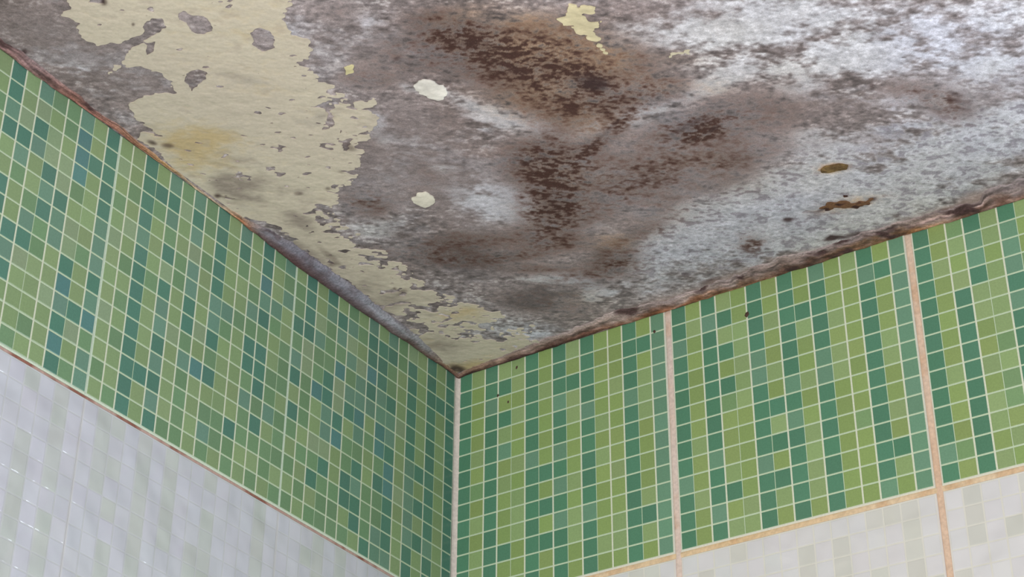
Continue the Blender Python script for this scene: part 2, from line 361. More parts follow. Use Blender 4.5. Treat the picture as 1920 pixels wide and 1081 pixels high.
# ------------------------------------------------------------------ ceiling: where stains and paint lie, in chip widths from the corner
SALT = [(33.479, 21.362, 0.24, -0.11, -0.206, -0.432, 1), (29.807, 20.544, 0.295, -0.125, -0.152, -0.492, 0.6), (36.907, 17.363, 0.224, -0.066, -0.08, -0.519, 0.8), (42.278, 13.809, 0.524, -0.217, -0.217, -0.328, 0.8), (36.208, 15.287, 0.215, -0.081, -0.193, -0.529, 0.9), (38.33, 10.458, 0.25, -0.04, 0.071, -0.457, 0.4), (39.038, 6.692, 0.409, -0.083, 0.017, -0.474, 0.8), (36.143, 5.441, 0.224, -0.054, -0.007, -0.408, 0.9), (30.367, 6.242, 0.201, -0.064, -0.039, -0.354, 0.85), (28.667, 9.159, 0.377, -0.106, 0.01, -0.419, 0.6), (32.102, 3.266, 0.214, -0.057, -0.003, -0.434, 0.9), (27.774, 3.566, 0.22, -0.066, -0.004, -0.427, 0.95), (23.058, 4.691, 0.265, -0.083, 0.016, -0.388, 0.9), (24.706, 6.523, 0.379, -0.202, -0.339, -0.519, 0.7), (19.529, 6.326, 0.343, -0.098, 0.082, -0.51, 0.7), (22.105, 7.26, 0.352, -0.095, 0.095, -0.595, 0.8), (17.124, 5.194, 0.43, -0.153, 0.021, -0.548, 0.55), (16.46, 2.844, 0.371, -0.132, 0.042, -0.85, 0.4), (13.387, 3.767, 0.641, -0.279, -0.083, -0.884, 0.8), (12.019, 6.285, 0.437, -0.307, -0.82, -0.899, 0.7), (6.069, 2.952, 0.428, -0.285, -0.381, -0.591, 0.8), (6.453, 1.168, 0.447, -0.239, -0.206, -0.861, 0.7), (5.962, 4.534, 0.43, -0.29, -0.426, -0.661, 0.3), (26.748, 17.816, 0.291, -0.085, 0.05, -1.485, 0.9), (23.883, 17.774, 0.561, -0.19, -0.021, -1.28, 0.8), (21.547, 18.185, 0.66, -0.236, -0.021, -1.145, 0.6), (28.312, 18.4, 0.702, -0.172, 0.085, -0.816, 0.5), (19.512, 18.092, 0.752, -0.477, -0.451, -0.687, 0.3), (26.511, 24.243, 0.82, -0.496, -0.523, -0.79, 0.4), (27.822, 22.873, 0.551, -0.322, -0.432, -0.653, 0.35), (17.468, 21.6, 0.478, -0.359, -0.543, -0.608, 1), (18.626, 19.82, 0.75, -0.49, -0.52, -0.792, 0.6), (15.52, 26.028, 0.677, -0.607, -1.708, -1.441, 0.8), (16.922, 23.74, 0.397, -0.425, -1.526, -0.71, 0.5), (12.675, 19.63, 0.948, -0.669, -0.905, -1.382, 0.8), (12.631, 22.026, 0.715, -0.516, -0.371, -0.565, 0.3), (12.866, 15.825, 0.304, -0.281, -0.407, -0.245, 0.85), (14.005, 13.82, 0.707, -0.466, -0.338, -0.518, 0.6), (5.749, 16.613, 0.511, -0.422, -0.604, -0.666, 0.7), (7.752, 16.289, 0.675, -0.492, -0.397, -0.61, 0.3), (3.374, 15.485, 0.42, -0.469, -0.887, -0.352, 0.3), (3.976, 11.636, 0.42, -0.449, -0.692, -0.272, 0.2), (12.917, 33.24, 0.845, -0.679, -0.323, -0.488, 0.55), (13.633, 30.719, 0.592, -0.459, -0.42, -0.636, 0.35), (16.945, 31.577, 0.613, -0.458, -0.376, -0.567, 0.5), (17.762, 30.033, 0.615, -0.448, -0.521, -0.787, 0.4), (21.003, 29.63, 0.633, -0.439, -0.669, -1.01, 0.3), (23.814, 27.768, 0.539, -0.352, -0.67, -1.011, 0.3), (11.785, 23.74, 0.951, -0.705, -0.376, -0.573, 0.5), (11.795, 25.16, 1.146, -0.861, -0.461, -0.701, 0.6), (3.154, 39.701, 0.41, -0.49, -0.97, -0.817, 0.2), (2.374, 36.577, 0.405, -0.471, -1.201, -1, 0.3), (3.281, 34.366, 0.49, -0.55, -1.035, -0.86, 0.35), (40.238, 11.587, 0.593, -0.251, -0.417, -0.632, 0.35), (35.805, 11.309, 0.597, -0.205, -0.33, -1.148, 0.5), (31.703, 15.094, 0.701, -0.272, -0.311, -1.054, 0.4), (30.639, 21.511, 0.676, -0.373, -0.656, -0.992, 0.6), (32.073, 16.976, 0.6, -0.199, -0.171, -1.138, 0.5), (35.84, 8.794, 0.675, -0.304, -0.969, -1.475, 0.4), (22.248, 2.549, 0.444, -0.139, 0.039, -0.762, 0.6), (25.172, 2.325, 0.454, -0.143, -0.004, -1.184, 0.4), (3.151, 3.293, 0.503, -0.347, -0.457, -0.711, 0.35), (5.948, 13.813, 0.881, -0.641, -0.595, -0.916, 0.4), (0.794, 17.161, 0.254, -0.412, -1.24, -0.023, 0.6), (0.671, 19.918, 0.573, -0.853, -1.774, -0.22, 0.5), (12.677, 3.508, 1.022, -0.449, -0.204, -2.207, 0.9), (12.336, 4.447, 1.937, -1.206, -0.642, -0.992, 0.9), (11.14, 6.642, 0.442, -0.302, -1.76, -2.203, 0.7), (10.045, 13.816, 0.376, -0.288, -1.017, -1.122, 0.35), (9.42, 20.551, 0.923, -0.685, -0.666, -1.019, 0.3), (21.154, 9.156, 0.788, -0.266, 0.045, -2.058, 0.4), (23.485, 14.906, 0.649, -0.295, -0.48, -1.667, 0.3), (30.7, 11.32, 0.569, -0.219, -0.405, -1.43, 0.35), (34.595, 9.33, 0.491, -0.199, -1.081, -2.367, 0.5), (16.615, 10.191, 0.953, -0.588, -1.25, -1.919, 0.3), (12.406, 10.29, 0.69, -0.451, -1.208, -1.858, 0.25)]
MOULD = [(20.346, 27.054, 0.283, -0.242, -0.527, -0.452, 0.95), (20.481, 24.627, 0.241, -0.224, -0.44, -0.284, 0.7), (19.957, 28.581, 0.521, -0.363, -0.653, -0.986, 0.6), (22.745, 24.18, 0.352, -0.225, -0.207, -0.314, 0.55), (23.325, 21.582, 0.759, -0.591, -0.875, -0.746, 1.5), (21.277, 20.873, 0.386, -0.245, -0.295, -0.449, 0.45), (25.961, 21.795, 0.539, -0.322, -0.418, -0.633, 0.35), (23.789, 19.219, 0.375, -0.152, -0.114, -0.742, 0.55), (21.154, 17.014, 0.394, -0.051, 0.694, -1.79, 0.6), (25.601, 15.238, 0.481, -0.182, -0.116, -0.824, 0.75), (25.843, 18.955, 0.64, -0.373, -0.483, -0.733, 0.4), (25.831, 14.517, 1.121, -0.354, -0.004, -2.24, 0.8), (17.716, 16.33, 0.535, -0.343, -0.215, -0.328, 0.7), (15.813, 13.901, 0.587, -0.465, -0.249, -0.204, 0.9), (15.696, 12.079, 0.571, -0.362, -0.336, -0.515, 0.6), (16.553, 17.688, 0.629, -0.249, -0.011, -0.739, 0.5), (18.859, 14.376, 0.37, -0.229, -0.265, -0.406, 0.4), (22.98, 13.477, 0.273, -0.107, -0.054, -0.41, 0.3), (28.362, 14.549, 0.358, -0.193, -0.29, -0.441, 0.25), (24.622, 10.605, 0.364, -0.135, -0.071, -0.574, 0.25), (15.882, 6.682, 0.703, -0.425, -0.378, -0.583, 0.45), (12.863, 5.878, 0.456, -0.285, -0.458, -0.707, 0.3), (11.849, 18.962, 0.47, -0.333, -0.264, -0.404, 0.2), (8.328, 12.941, 0.448, -0.315, -0.383, -0.589, 0.45), (6.128, 13.016, 0.66, -0.477, -0.472, -0.726, 0.4), (20.148, 9.176, 0.52, -0.209, -0.075, -0.645, 0.25), (15.571, 28.394, 0.374, -0.276, -0.31, -0.469, 0.15), (17.396, 27.712, 0.507, -0.363, -0.502, -0.761, 0.3), (11.785, 23.74, 0.476, -0.353, -0.376, -0.573, 0.12), (29.929, 15.177, 0.289, -0.116, -0.121, -0.413, 0.12), (37.419, 9.699, 0.701, -0.509, -1.039, -0.539, 0.45), (37.118, 10.987, 0.528, -0.306, -0.712, -0.615, 0.25), (12.966, 10.594, 0.463, -0.301, -0.387, -0.595, 0.3), (10.683, 12.079, 0.456, -0.309, -0.484, -0.745, 0.25), (10.407, 3.152, 0.444, -0.28, -0.544, -0.843, 0.25), (22.782, 3.547, 1.179, -0.631, -0.646, -0.994, 0.6), (16.354, 32.957, 0.611, -0.468, -0.67, -1.01, 0.15), (31.026, 22.743, 1.136, -0.63, -0.895, -1.351, 0.1), (36.187, 12.139, 0.79, -0.469, -0.895, -0.773, 0.2), (24.986, 25.253, 0.541, -0.338, -0.435, -0.657, 0.1), (7.372, 18.782, 0.677, -0.507, -0.408, -0.626, 0.25), (9.207, 5.389, 0.332, -0.217, -0.442, -0.683, 0.2), (8.119, 11.038, 0.429, -0.328, -1.168, -1.283, 0.45), (10.76, 10.008, 0.467, -0.28, -0.709, -1.613, 0.5), (15.03, 5.866, 0.729, -0.355, -0.244, -0.949, 0.5), (14.082, 9.536, 0.699, -0.443, -0.808, -1.243, 0.35), (10.999, 8.134, 0.543, -0.354, -1.163, -1.794, 0.4), (4.919, 14.481, 0.569, -0.563, -1.999, -1.148, 0.3), (18.05, 7.949, 0.612, -0.218, 0.054, -2.003, 0.3), (13.872, 27.923, 0.589, -0.442, -0.874, -1.325, 0.3), (19.367, 30.468, 0.554, -0.309, -0.554, -1.693, 0.3), (16.821, 29.641, 1.014, -0.745, -0.804, -1.216, 0.25), (26.768, 11.586, 0.367, -0.153, -0.275, -0.978, 0.25), (21.505, 12.645, 0.401, -0.161, -0.109, -0.847, 0.3), (18.722, 11.374, 0.521, -0.188, 0.013, -1.041, 0.3), (7.035, 19.318, 0.495, -0.456, -0.738, -0.599, 0.3), (15.392, 22.512, 0.735, -0.514, -0.383, -0.582, 0.15)]
GREY = [(2.564, 40.598, 0.271, -0.33, -0.347, -0.292, 0.35), (3.896, 36.629, 0.329, -0.419, -0.763, -0.469, 0.15), (4.663, 33.455, 0.685, -0.61, -0.603, -0.915, 0.2), (7.674, 12.012, 0.297, -0.208, -0.234, -0.361, 0.5), (8.568, 10.057, 0.334, -0.229, -0.264, -0.407, 0.4), (10.331, 5.385, 0.306, -0.178, -0.329, -0.761, 0.75), (8.873, 4.877, 0.44, -0.287, -0.627, -0.971, 0.5), (14.816, 6.692, 0.465, -0.285, -0.312, -0.481, 0.35), (23.174, 10.945, 0.164, -0.063, -0.041, -0.331, 0.3), (6.942, 15.177, 0.446, -0.325, -0.324, -0.497, 0.3), (8.004, 19.626, 0.455, -0.34, -0.171, -0.261, 0.35), (7.473, 21.825, 0.683, -0.525, -0.264, -0.403, 0.2), (13.758, 23.586, 0.415, -0.3, -0.286, -0.435, 0.3), (32.44, 12.975, 0.27, -0.102, -0.118, -0.408, 0.2), (38.321, 9.105, 0.637, -0.356, -0.439, -0.379, 0.35), (34.163, 9.046, 0.499, -0.175, -0.222, -0.793, 0.2), (17.794, 2.683, 0.746, -0.258, 0.059, -1.176, 0.4), (15.563, 31.489, 0.302, -0.23, -0.214, -0.323, 0.15), (23.978, 16.304, 0.329, -0.15, -0.148, -0.505, 0.2), (40.38, 9.911, 0.467, -0.043, 0.137, -0.465, 0.25), (17.194, 6.507, 0.474, -0.281, -0.237, -0.365, 0.2), (-1.461, 12.286, 0.377, -0.588, -1.781, -0.01, 0), (4.613, 4.271, 0.328, -0.203, -0.776, -1.823, 0.4), (7.507, 2.784, 0.418, -0.3, -1.341, -1.458, 0.3)]
OCHRE = [(23.439, 25.264, 0.264, -0.213, -0.518, -0.445, 0.8), (23.855, 23.446, 0.424, -0.419, -0.754, -0.372, 0.55), (20.965, 25.355, 0.406, -0.338, -0.591, -0.506, 0.4), (20.61, 21.859, 0.342, -0.221, -0.297, -0.452, 0.6), (21.118, 19.592, 0.511, -0.322, -0.466, -0.709, 0.5), (20.669, 29.605, 0.569, -0.268, -0.265, -1.395, 0.35), (23.476, 27.251, 0.537, -0.35, -0.83, -1.253, 0.4), (16.36, 8.054, 0.709, -0.431, -0.693, -1.066, 0.5), (26.182, 19.002, 0.845, -0.378, -0.538, -1.785, 0.25), (25.408, 22.421, 0.806, -0.488, -0.632, -0.956, 0.35), (29.975, 8.004, 1.488, -0.65, -1.161, -2.574, 2), (29.168, 4.432, 0.657, -0.233, -0.408, -2.078, 0.9), (18.136, 14.849, 0.49, -0.308, -0.355, -0.543, 0.2), (27.985, 17.813, 0.812, -0.453, -0.871, -1.321, 0.25), (24.166, 12.7, 0.514, -0.29, -0.549, -0.838, 0.15), (27.843, 20.812, 0.656, -0.377, -1.057, -1.601, 0.2), (11.857, 3.677, 0.539, -0.336, -0.634, -0.98, 0.2), (22.326, 25.489, 0.396, -0.258, -0.425, -0.643, 0.5), (24.292, 22.636, 0.639, -0.394, -0.416, -0.631, 0.5), (21.119, 23.144, 0.517, -0.336, -0.304, -0.461, 0.4), (25.396, 20.323, 0.64, -0.38, -0.614, -0.931, 0.3), (21.902, 18.234, 0.552, -0.196, -0.021, -1.147, 0.4)]
STAIN = [(3.695, 28.762, 0.368, -0.349, -0.562, -0.627, 0.9), (2.376, 28.753, 0.377, -0.444, -0.976, -0.579, 0.5), (1.39, 27.622, 0.428, -0.699, -0.896, -0.119, 0.6), (4.874, 6.354, 0.538, -0.305, -0.292, -1.162, 0.7), (9.43, 31.92, 0.19, -0.158, -0.151, -0.229, 0.12), (2.203, 0.746, 0.525, -0.247, 0.004, -1.214, 0.5), (11.029, 35.495, 0.146, -0.123, -0.327, -0.494, 0.08), (2.759, 26.124, 0.482, -0.497, -1.086, -0.884, 0.4), (0.944, 4.713, 0.43, -0.541, -1.39, -0.162, 0.4), (0.693, 0.909, 0.504, -0.319, -0.477, -1.144, 0.8), (11.149, 34.41, 0.465, -0.431, -1.552, -1.752, 0.25), (13.358, 32.948, 0.742, -0.591, -1.305, -1.972, 0.2), (5.961, 38.851, 0.42, -0.484, -1.784, -1.51, 0.15), (8.968, 30.073, 0.366, -0.268, -0.795, -1.683, 0.2), (7.917, 23.346, 0.459, -0.356, -0.91, -1.389, 0.15)]
DIRT = [(2.5, 24.463, 0.47, -0.527, -0.847, -0.495, 0.75), (4.056, 23.138, 0.532, -0.641, -1.353, -0.557, 0.35), (8.305, 26.599, 0.22, -0.265, -1.444, -0.628, 0), (1.987, 22.929, 0.597, -0.6, -1.836, -1.479, 0.4), (4.702, 24.851, 0.383, -0.423, -1.738, -1.031, 0.3), (2.883, 19.786, 0.525, -0.617, -1.014, -0.407, 0.5), (2.75, 18.894, 1.051, -1.225, -1.816, -0.725, 0.6), (1.481, 3.195, 0.344, -0.425, -0.967, -0.114, 0.45), (2.662, 12.487, 0.29, -0.39, -0.685, -0.089, 0.15), (12.828, 32.281, 0.737, -0.587, -0.641, -0.97, 0), (3.354, 9.173, 0.426, -0.308, -0.292, -0.452, 0.2), (0.988, 18.384, 0.254, -0.418, -1.611, -0.031, 0.55), (0.739, 14.086, 0.19, -0.298, -1.831, -0.032, 0.55), (0.811, 7.856, 0.234, -0.318, -1.701, -0.129, 0.5), (1.31, 16.826, 0.255, -0.411, -1.118, -0.023, 0.25), (2.859, 15.82, 0.29, -0.405, -0.7, -0.093, 0.2), (1.426, 24.547, 0.477, -0.666, -1.461, -0.374, 0.4), (2.6, 3.647, 0.429, -0.272, -0.431, -1.019, 0.3), (8.399, 23.03, 0.691, -0.531, -0.179, -0.273, 0.12), (1.945, 11.529, 0.346, -0.464, -1.019, -0.128, 0.2)]
SPOTS = [(0.787, 39.364, 4.45, -4.414, -2.532, -3.831, 1.2), (0.221, 38.793, 1.56, -2.65, -4.504, -1.21, 1), (23.142, 21.543, 0.96, -0.748, -1.752, -1.494, 0.5), (23.41, 21.205, 1.969, -1.215, -1.36, -2.063, 0.6), (0.949, 29.924, 2.314, -3.104, -4.873, -1.999, 1), (1.471, 29.23, 2.297, -2.246, -3.35, -3.726, 0.9), (0.583, 24.098, 4.311, -3.665, -2.592, -3.969, 1), (0.992, 23.578, 1.317, -1.346, -7.344, -5.908, 0.8), (4.485, 21.8, 3.326, -2.648, -3.475, -5.32, 0.7), (9.512, 23.779, 1.867, -2.154, -3.338, -1.452, 0.7), (7.784, 22.23, 4.569, -3.511, -3.596, -5.494, 0.5), (6.165, 21.325, 5.394, -4.191, -3.505, -5.364, 0.8), (0.693, 0.909, 1.268, -1.264, -2.632, -0.96, 1.2), (0.276, 1.014, 4.074, -2.852, -1.578, -2.461, 1), (4.839, 0.327, 2.948, -1.43, -0.261, -3.301, 1.3), (6.192, 0.167, 1.343, -0.563, 0.341, -5.877, 0.7), (15.989, -0.159, 2.049, -0.941, -0.779, -3.231, 1.2), (14.781, -0.04, 2.39, -0.859, 0.277, -4.535, 0.6), (26.922, 1.848, 2.659, -0.884, -0.339, -3.708, 1.2), (28.04, 1.449, 0.639, -0.24, -1.116, -4.396, 0.8), (30.879, 1.989, 3.925, -1.827, -2.557, -3.922, 1), (33.25, 0.951, 1.865, -0.533, -0.426, -4.73, 1.3), (32.255, 2.229, 3.534, -1.61, -3.462, -5.306, 0.3), (25.707, 4.784, 3.372, -1.744, -2.532, -3.886, 0.8), (27.885, 4.766, 2.03, -0.458, 1.232, -6.955, 0.9), (28.439, 4.907, 2.22, -1.101, -2.596, -3.979, 0.9), (29.093, 4.606, 1.815, -1.764, -4.919, -1.236, 0.9), (29.654, 4.115, 1.816, -0.675, -1.201, -4.577, 1), (30.465, 4.147, 3.657, -1.336, -1.211, -4.601, 1.3), (25.633, 4.833, 3.792, -1.964, -2.532, -3.886, 0.7), (19.045, 1.452, 1.493, -0.579, -0.311, -3.558, 0.9), (18.069, 2.855, 2.828, -1.611, -1.855, -2.862, 0.5), (21.213, 2.541, 2.899, -1.576, -1.897, -2.923, 0.6), (25.487, 15.596, 0.984, -0.222, 0.902, -4.795, 0.6), (26.527, 14.629, 2.405, -0.606, 0.721, -5.843, 0.5), (34.927, 13.506, 8.522, -4.063, -1.538, -2.333, 0.6), (35.138, 8.69, 4.186, -1.909, -2.314, -3.523, 0.7), (38.055, 9.827, 1.595, -0.9, -4.471, -3.862, 0.6), (38.003, 9.04, 2.272, -1.275, -4.432, -3.821, 0.6), (38.107, 10.606, 2.166, -1.391, -5.189, -3.492, 0.6), (3.005, 10.843, 6.397, -4.701, -3.007, -4.647, 0.8), (3.225, 10.342, 2.717, -1.282, 0.06, -3.884, 0.5), (1.511, 14.981, 3.192, -2.472, -2.339, -3.605, 0.6), (1.991, 15.701, 0.449, -0.815, -4.747, 0.32, 0.4), (-0.289, 15.801, 0.585, -0.944, -3.675, -0.044, 0.5), (16.166, 28.525, 4.083, -1.776, -0.4, -6.384, 0.8), (6.905, 40.056, 4.726, -4.401, -2.259, -3.405, 0.9), (6.952, 37.995, 9.414, -8.565, -4.396, -6.638, 0.9), (25.598, 14.384, 1.115, -0.288, 0.96, -7.742, 0.6), (17.031, 17.375, 1.049, -0.41, -0.079, -5.581, 0.4), (23.257, 21.574, 0.92, -0.685, -1.1, -1.047, 0.85), (21.884, 17.566, 0.53, -0.03, 4.157, -8.532, 0.5), (25.694, 15.403, 0.768, -0.245, -0.011, -1.884, 0.35), (15.916, 13.52, 1.105, -0.708, -0.342, -0.525, 0.3), (20.236, 27.127, 0.598, -0.458, -1.553, -1.754, 0.3), (20.481, 24.627, 0.618, -0.643, -2.228, -1.073, 0.3)]
ZONES = [(11.109, 27.012, 0.066, -0.435, -0.506, 0.167, 0.5), (10.369, 24.67, 0.706, -0.538, -0.376, -0.573, 0.5), (3.721, 17.933, 0.351, -0.499, -0.714, -0.099, 0.7), (3.716, 13.895, 0.25, -0.339, -0.697, -0.095, 0.9), (3.621, 9.001, 0.275, -0.317, -0.622, -0.154, 1.1), (3.705, 5.235, 0.272, -0.208, -0.352, -0.382, 1.1), (6.151, 3.659, 0.43, -0.287, -0.337, -0.523, 1), (3.222, 20.212, 0.437, -0.348, -0.249, -0.382, 0.5), (2.056, 21.614, 0.652, -0.532, -0.506, -0.776, 0.3), (4.238, 11.466, 0.229, -0.387, -0.584, 0.031, 0.9), (6.844, 21.006, 0.904, -0.694, -0.26, -0.397, 0.4), (4.049, 34.401, 0.909, -0.824, -0.607, -0.921, 0.25), (0.476, 9.564, 0.342, -0.454, -0.995, -0.116, 0.4), (-0.247, 21.173, 0.25, -0.431, -1.512, -0.019, 0.5), (0.757, 15.123, 0.254, -0.403, -1.578, -0.028, 0.5)]
PEPPER = [(11.419, 27.638, 0.639, -0.494, -0.195, -0.296, 0.75), (10.133, 24.825, 0.94, -0.719, -0.281, -0.428, 0.5), (5.861, 21.648, 0.898, -0.702, -0.207, -0.316, 0.25), (5.228, 18.904, 0.665, -0.511, -0.334, -0.512, 0.7), (4.062, 14.357, 0.293, -0.398, -0.701, -0.097, 0.6), (3.711, 9.667, 0.218, -0.283, -0.679, -0.09, 0.9), (3.796, 5.93, 0.293, -0.247, -0.424, -0.33, 0.9), (5.608, 4.009, 0.428, -0.289, -0.423, -0.655, 0.9), (3.724, 19.885, 0.423, -0.493, -0.734, -0.297, 0.5), (1.49, 23.253, 0.475, -0.482, -1.221, -0.983, 0.4), (1.945, 11.529, 0.288, -0.386, -1.019, -0.128, 0.3), (5.353, 1.876, 0.449, -0.219, -0.089, -1.046, 0.4), (12.018, 31.264, 0.973, -0.774, -0.501, -0.759, 0.2), (1.28, 14.784, 0.255, -0.402, -1.383, -0.028, 0.45), (3.57, 26.193, 0.269, -0.276, -0.251, -0.205, 0.25), (5.521, 23.101, 0.449, -0.358, -0.21, -0.321, 0.3)]
CALM = [(2.708, 39.996, 0.174, -0.261, -0.262, -0.114, 1), (4.049, 34.401, 0.176, -0.243, -0.34, -0.147, 0.9), (9.489, 36.514, 0.722, -0.626, -0.437, -0.66, 0.7), (11.543, 33.642, 0.974, -0.8, -0.429, -0.648, 0.5), (12.128, 16.307, 0.197, -0.167, -0.246, -0.201, 1), (9.542, 21.682, 0.232, -0.174, -0.177, -0.271, 0.7), (14.08, 30.423, 0.248, -0.19, -0.137, -0.208, 0.55), (13.479, 23.201, 0.241, -0.174, -0.188, -0.286, 0.6), (32.313, 21.89, 0.344, -0.185, -0.221, -0.333, 0.4), (40.111, 10.62, 0.295, -0.124, -0.134, -0.203, 0.5), (23.196, 12.142, 0.15, -0.058, -0.032, -0.25, 0.3), (28.469, 22.948, 0.333, -0.193, -0.216, -0.326, 0.5), (35.675, 17.173, 0.175, -0.085, -0.159, -0.24, 0.5), (35.178, 6.656, 0.223, -0.063, -0.038, -0.334, 0.4)]
SHEET = [[(6.16, 42.14), (5.20, 40.84), (4.59, 40.36), (4.75, 39.55), (4.24, 39.09), (3.97, 38.34), (4.21, 37.67), (5.78, 37.10), (6.78, 37.10), (7.44, 37.67), (8.52, 37.55), (8.19, 36.98), (7.37, 36.81), (6.43, 36.72), (5.41, 36.46), (4.30, 36.04), (3.13, 35.65), (4.20, 35.69), (4.82, 35.17), (5.33, 34.20), (5.41, 33.39), (4.90, 32.65), (4.30, 33.04), (3.26, 33.29), (2.29, 33.04), (1.55, 32.06), (1.76, 31.13), (1.61, 30.19), (1.06, 31.01), (0.60, 30.51), (0.78, 29.09), (0.03, 26.94), (0.07, 23.86), (0.13, 22.10), (1.05, 20.85), (1.18, 19.59), (1.15, 17.61), (1.12, 15.58), (1.08, 13.51), (1.12, 11.49), (1.10, 8.79), (1.98, 6.72), (3.36, 5.31), (5.36, 5.07), (6.62, 5.23), (5.74, 7.05), (4.69, 8.31), (4.59, 9.81), (4.50, 11.30), (4.71, 12.90), (4.40, 14.82), (4.06, 16.39), (3.96, 17.65), (4.18, 18.62), (4.53, 19.36), (5.62, 19.80), (6.53, 20.59), (7.36, 21.29), (8.62, 21.80), (9.56, 22.57), (9.91, 23.69), (11.11, 24.07), (11.94, 24.89), (12.24, 25.93), (13.60, 26.37), (12.78, 26.47), (11.97, 27.22), (11.86, 28.17), (12.10, 29.63), (11.69, 30.33), (11.71, 31.05), (12.62, 31.08), (13.28, 32.08), (12.87, 32.97), (13.29, 34.20), (14.33, 34.79), (15.27, 36.09)],
  [(-0.16, 5.42), (2.00, 6.18), (3.16, 4.45), (4.54, 3.01), (6.82, 2.32), (6.45, 1.17), (4.44, 0.50), (2.13, 0.63), (0.36, 0.31), (-0.13, 3.21)]]
HOLES = [[(9.29, 37.44), (9.76, 37.42), (9.86, 36.86), (10.30, 36.57), (10.23, 35.93), (9.79, 35.41), (9.27, 35.45), (9.03, 35.91), (9.11, 36.56), (8.97, 36.96)],
  [(11.37, 34.26), (12.02, 34.39), (12.26, 33.77), (12.07, 33.19), (11.54, 32.72), (10.82, 32.68), (10.86, 33.48)],
  [(5.94, 33.05), (6.70, 33.51), (7.28, 33.55), (7.45, 33.01), (6.94, 32.50), (6.17, 32.35), (5.74, 32.20), (5.86, 32.67)],
  [(6.41, 36.53), (6.97, 36.36), (6.34, 35.74), (5.85, 35.76)],
  [(6.20, 40.47), (6.74, 40.60), (7.22, 40.28), (6.83, 39.86), (6.49, 40.18)],
  [(10.26, 26.73), (10.41, 26.47), (10.21, 26.03), (9.86, 26.03)],
  [(10.10, 25.42), (10.17, 25.15), (9.85, 25.01)]]
SCRAP = [[(24.50, 26.77), (25.13, 26.85), (25.74, 27.23), (25.78, 26.91), (26.16, 26.85), (26.64, 26.53), (26.34, 26.15), (25.86, 26.36), (25.77, 25.83), (26.08, 25.53), (25.95, 25.02), (25.55, 24.98), (25.59, 24.55), (25.28, 23.43), (25.19, 22.67), (25.01, 23.20), (24.98, 24.25), (25.03, 24.82), (24.72, 25.33), (24.86, 25.94)]]
SLIVER = [[(27.44, 21.18), (27.79, 21.47), (28.32, 21.32), (28.76, 21.14), (28.54, 20.87), (28.10, 21.16), (27.53, 21.02)]]
FLECK = [[(13.50, 29.45), (13.89, 29.29), (13.67, 28.91), (13.29, 28.95)]]
DAUB_A = [[(15.61, 26.34), (16.03, 26.55), (16.38, 26.38), (16.64, 26.10), (16.79, 25.46), (16.62, 25.03), (16.16, 24.57), (15.83, 24.57), (15.66, 25.01), (15.56, 25.62), (15.45, 26.02)]]
DAUB_B = [[(9.45, 17.93), (9.90, 18.14), (10.38, 18.01), (10.58, 17.57), (10.48, 17.13), (10.02, 16.80), (9.49, 16.76), (9.29, 17.09), (9.28, 17.54)]]
LUMP = [[(29.46, 8.28), (29.80, 8.41), (30.20, 8.21), (30.65, 8.10), (30.79, 7.83), (30.59, 7.60), (30.12, 7.67), (29.61, 7.77), (29.37, 7.98)]]
RUST = [[(27.42, 4.94), (27.86, 5.04), (28.43, 5.41), (28.68, 5.00), (29.30, 5.22), (29.26, 4.75), (29.60, 4.27), (30.22, 4.37), (30.65, 4.34), (30.59, 4.01), (30.04, 3.86), (29.37, 3.92), (29.03, 4.15), (28.50, 4.24), (28.11, 4.50), (27.91, 4.75)]]
def blobs(B, x, y, hard=1.0):
    s = np.zeros_like(x)
    for cx, cy, a, b, c, d, w in B:
        dx = x-cx; dy = y-cy
        u = a*dx+b*dy; v = c*dx+d*dy
        s += w*np.exp(-(u*u+v*v)**hard*0.9)
    return s
def poly_dist(polys, x, y):
    """signed distance (chip widths), positive inside"""
    sh = x.shape; x = x.ravel(); y = y.ravel()
    best = np.full(x.shape, 1e9); ins = np.zeros(x.shape, bool)
    for pl in polys:
        pl = np.array(pl); n = len(pl); I = np.zeros(x.shape, bool)
        for i in range(n):
            x0, y0 = pl[i]; x1, y1 = pl[(i+1) % n]
            ex, ey = x1-x0, y1-y0
            t = np.clip(((x-x0)*ex+(y-y0)*ey)/(ex*ex+ey*ey+1e-12), 0, 1)
            best = np.minimum(best, np.hypot(x-x0-t*ex, y-y0-t*ey))
            if y0 != y1:
                I ^= ((y0 > y) != (y1 > y)) & (x < (x1-x0)*(y-y0)/(y1-y0)+x0)
        ins |= I
    return (np.where(ins, best, -best)).reshape(sh)
def mix(c, t, k):
    k = np.clip(k, 0, 1)[..., None]; return c*(1-k)+np.array(t, float)*k
FN = 0.066
lines = np.concatenate([np.arange(-0.6, 47, FN), np.arange(48, 151, 6.0)])
GX, GY = np.meshgrid(lines, lines, indexing='ij')
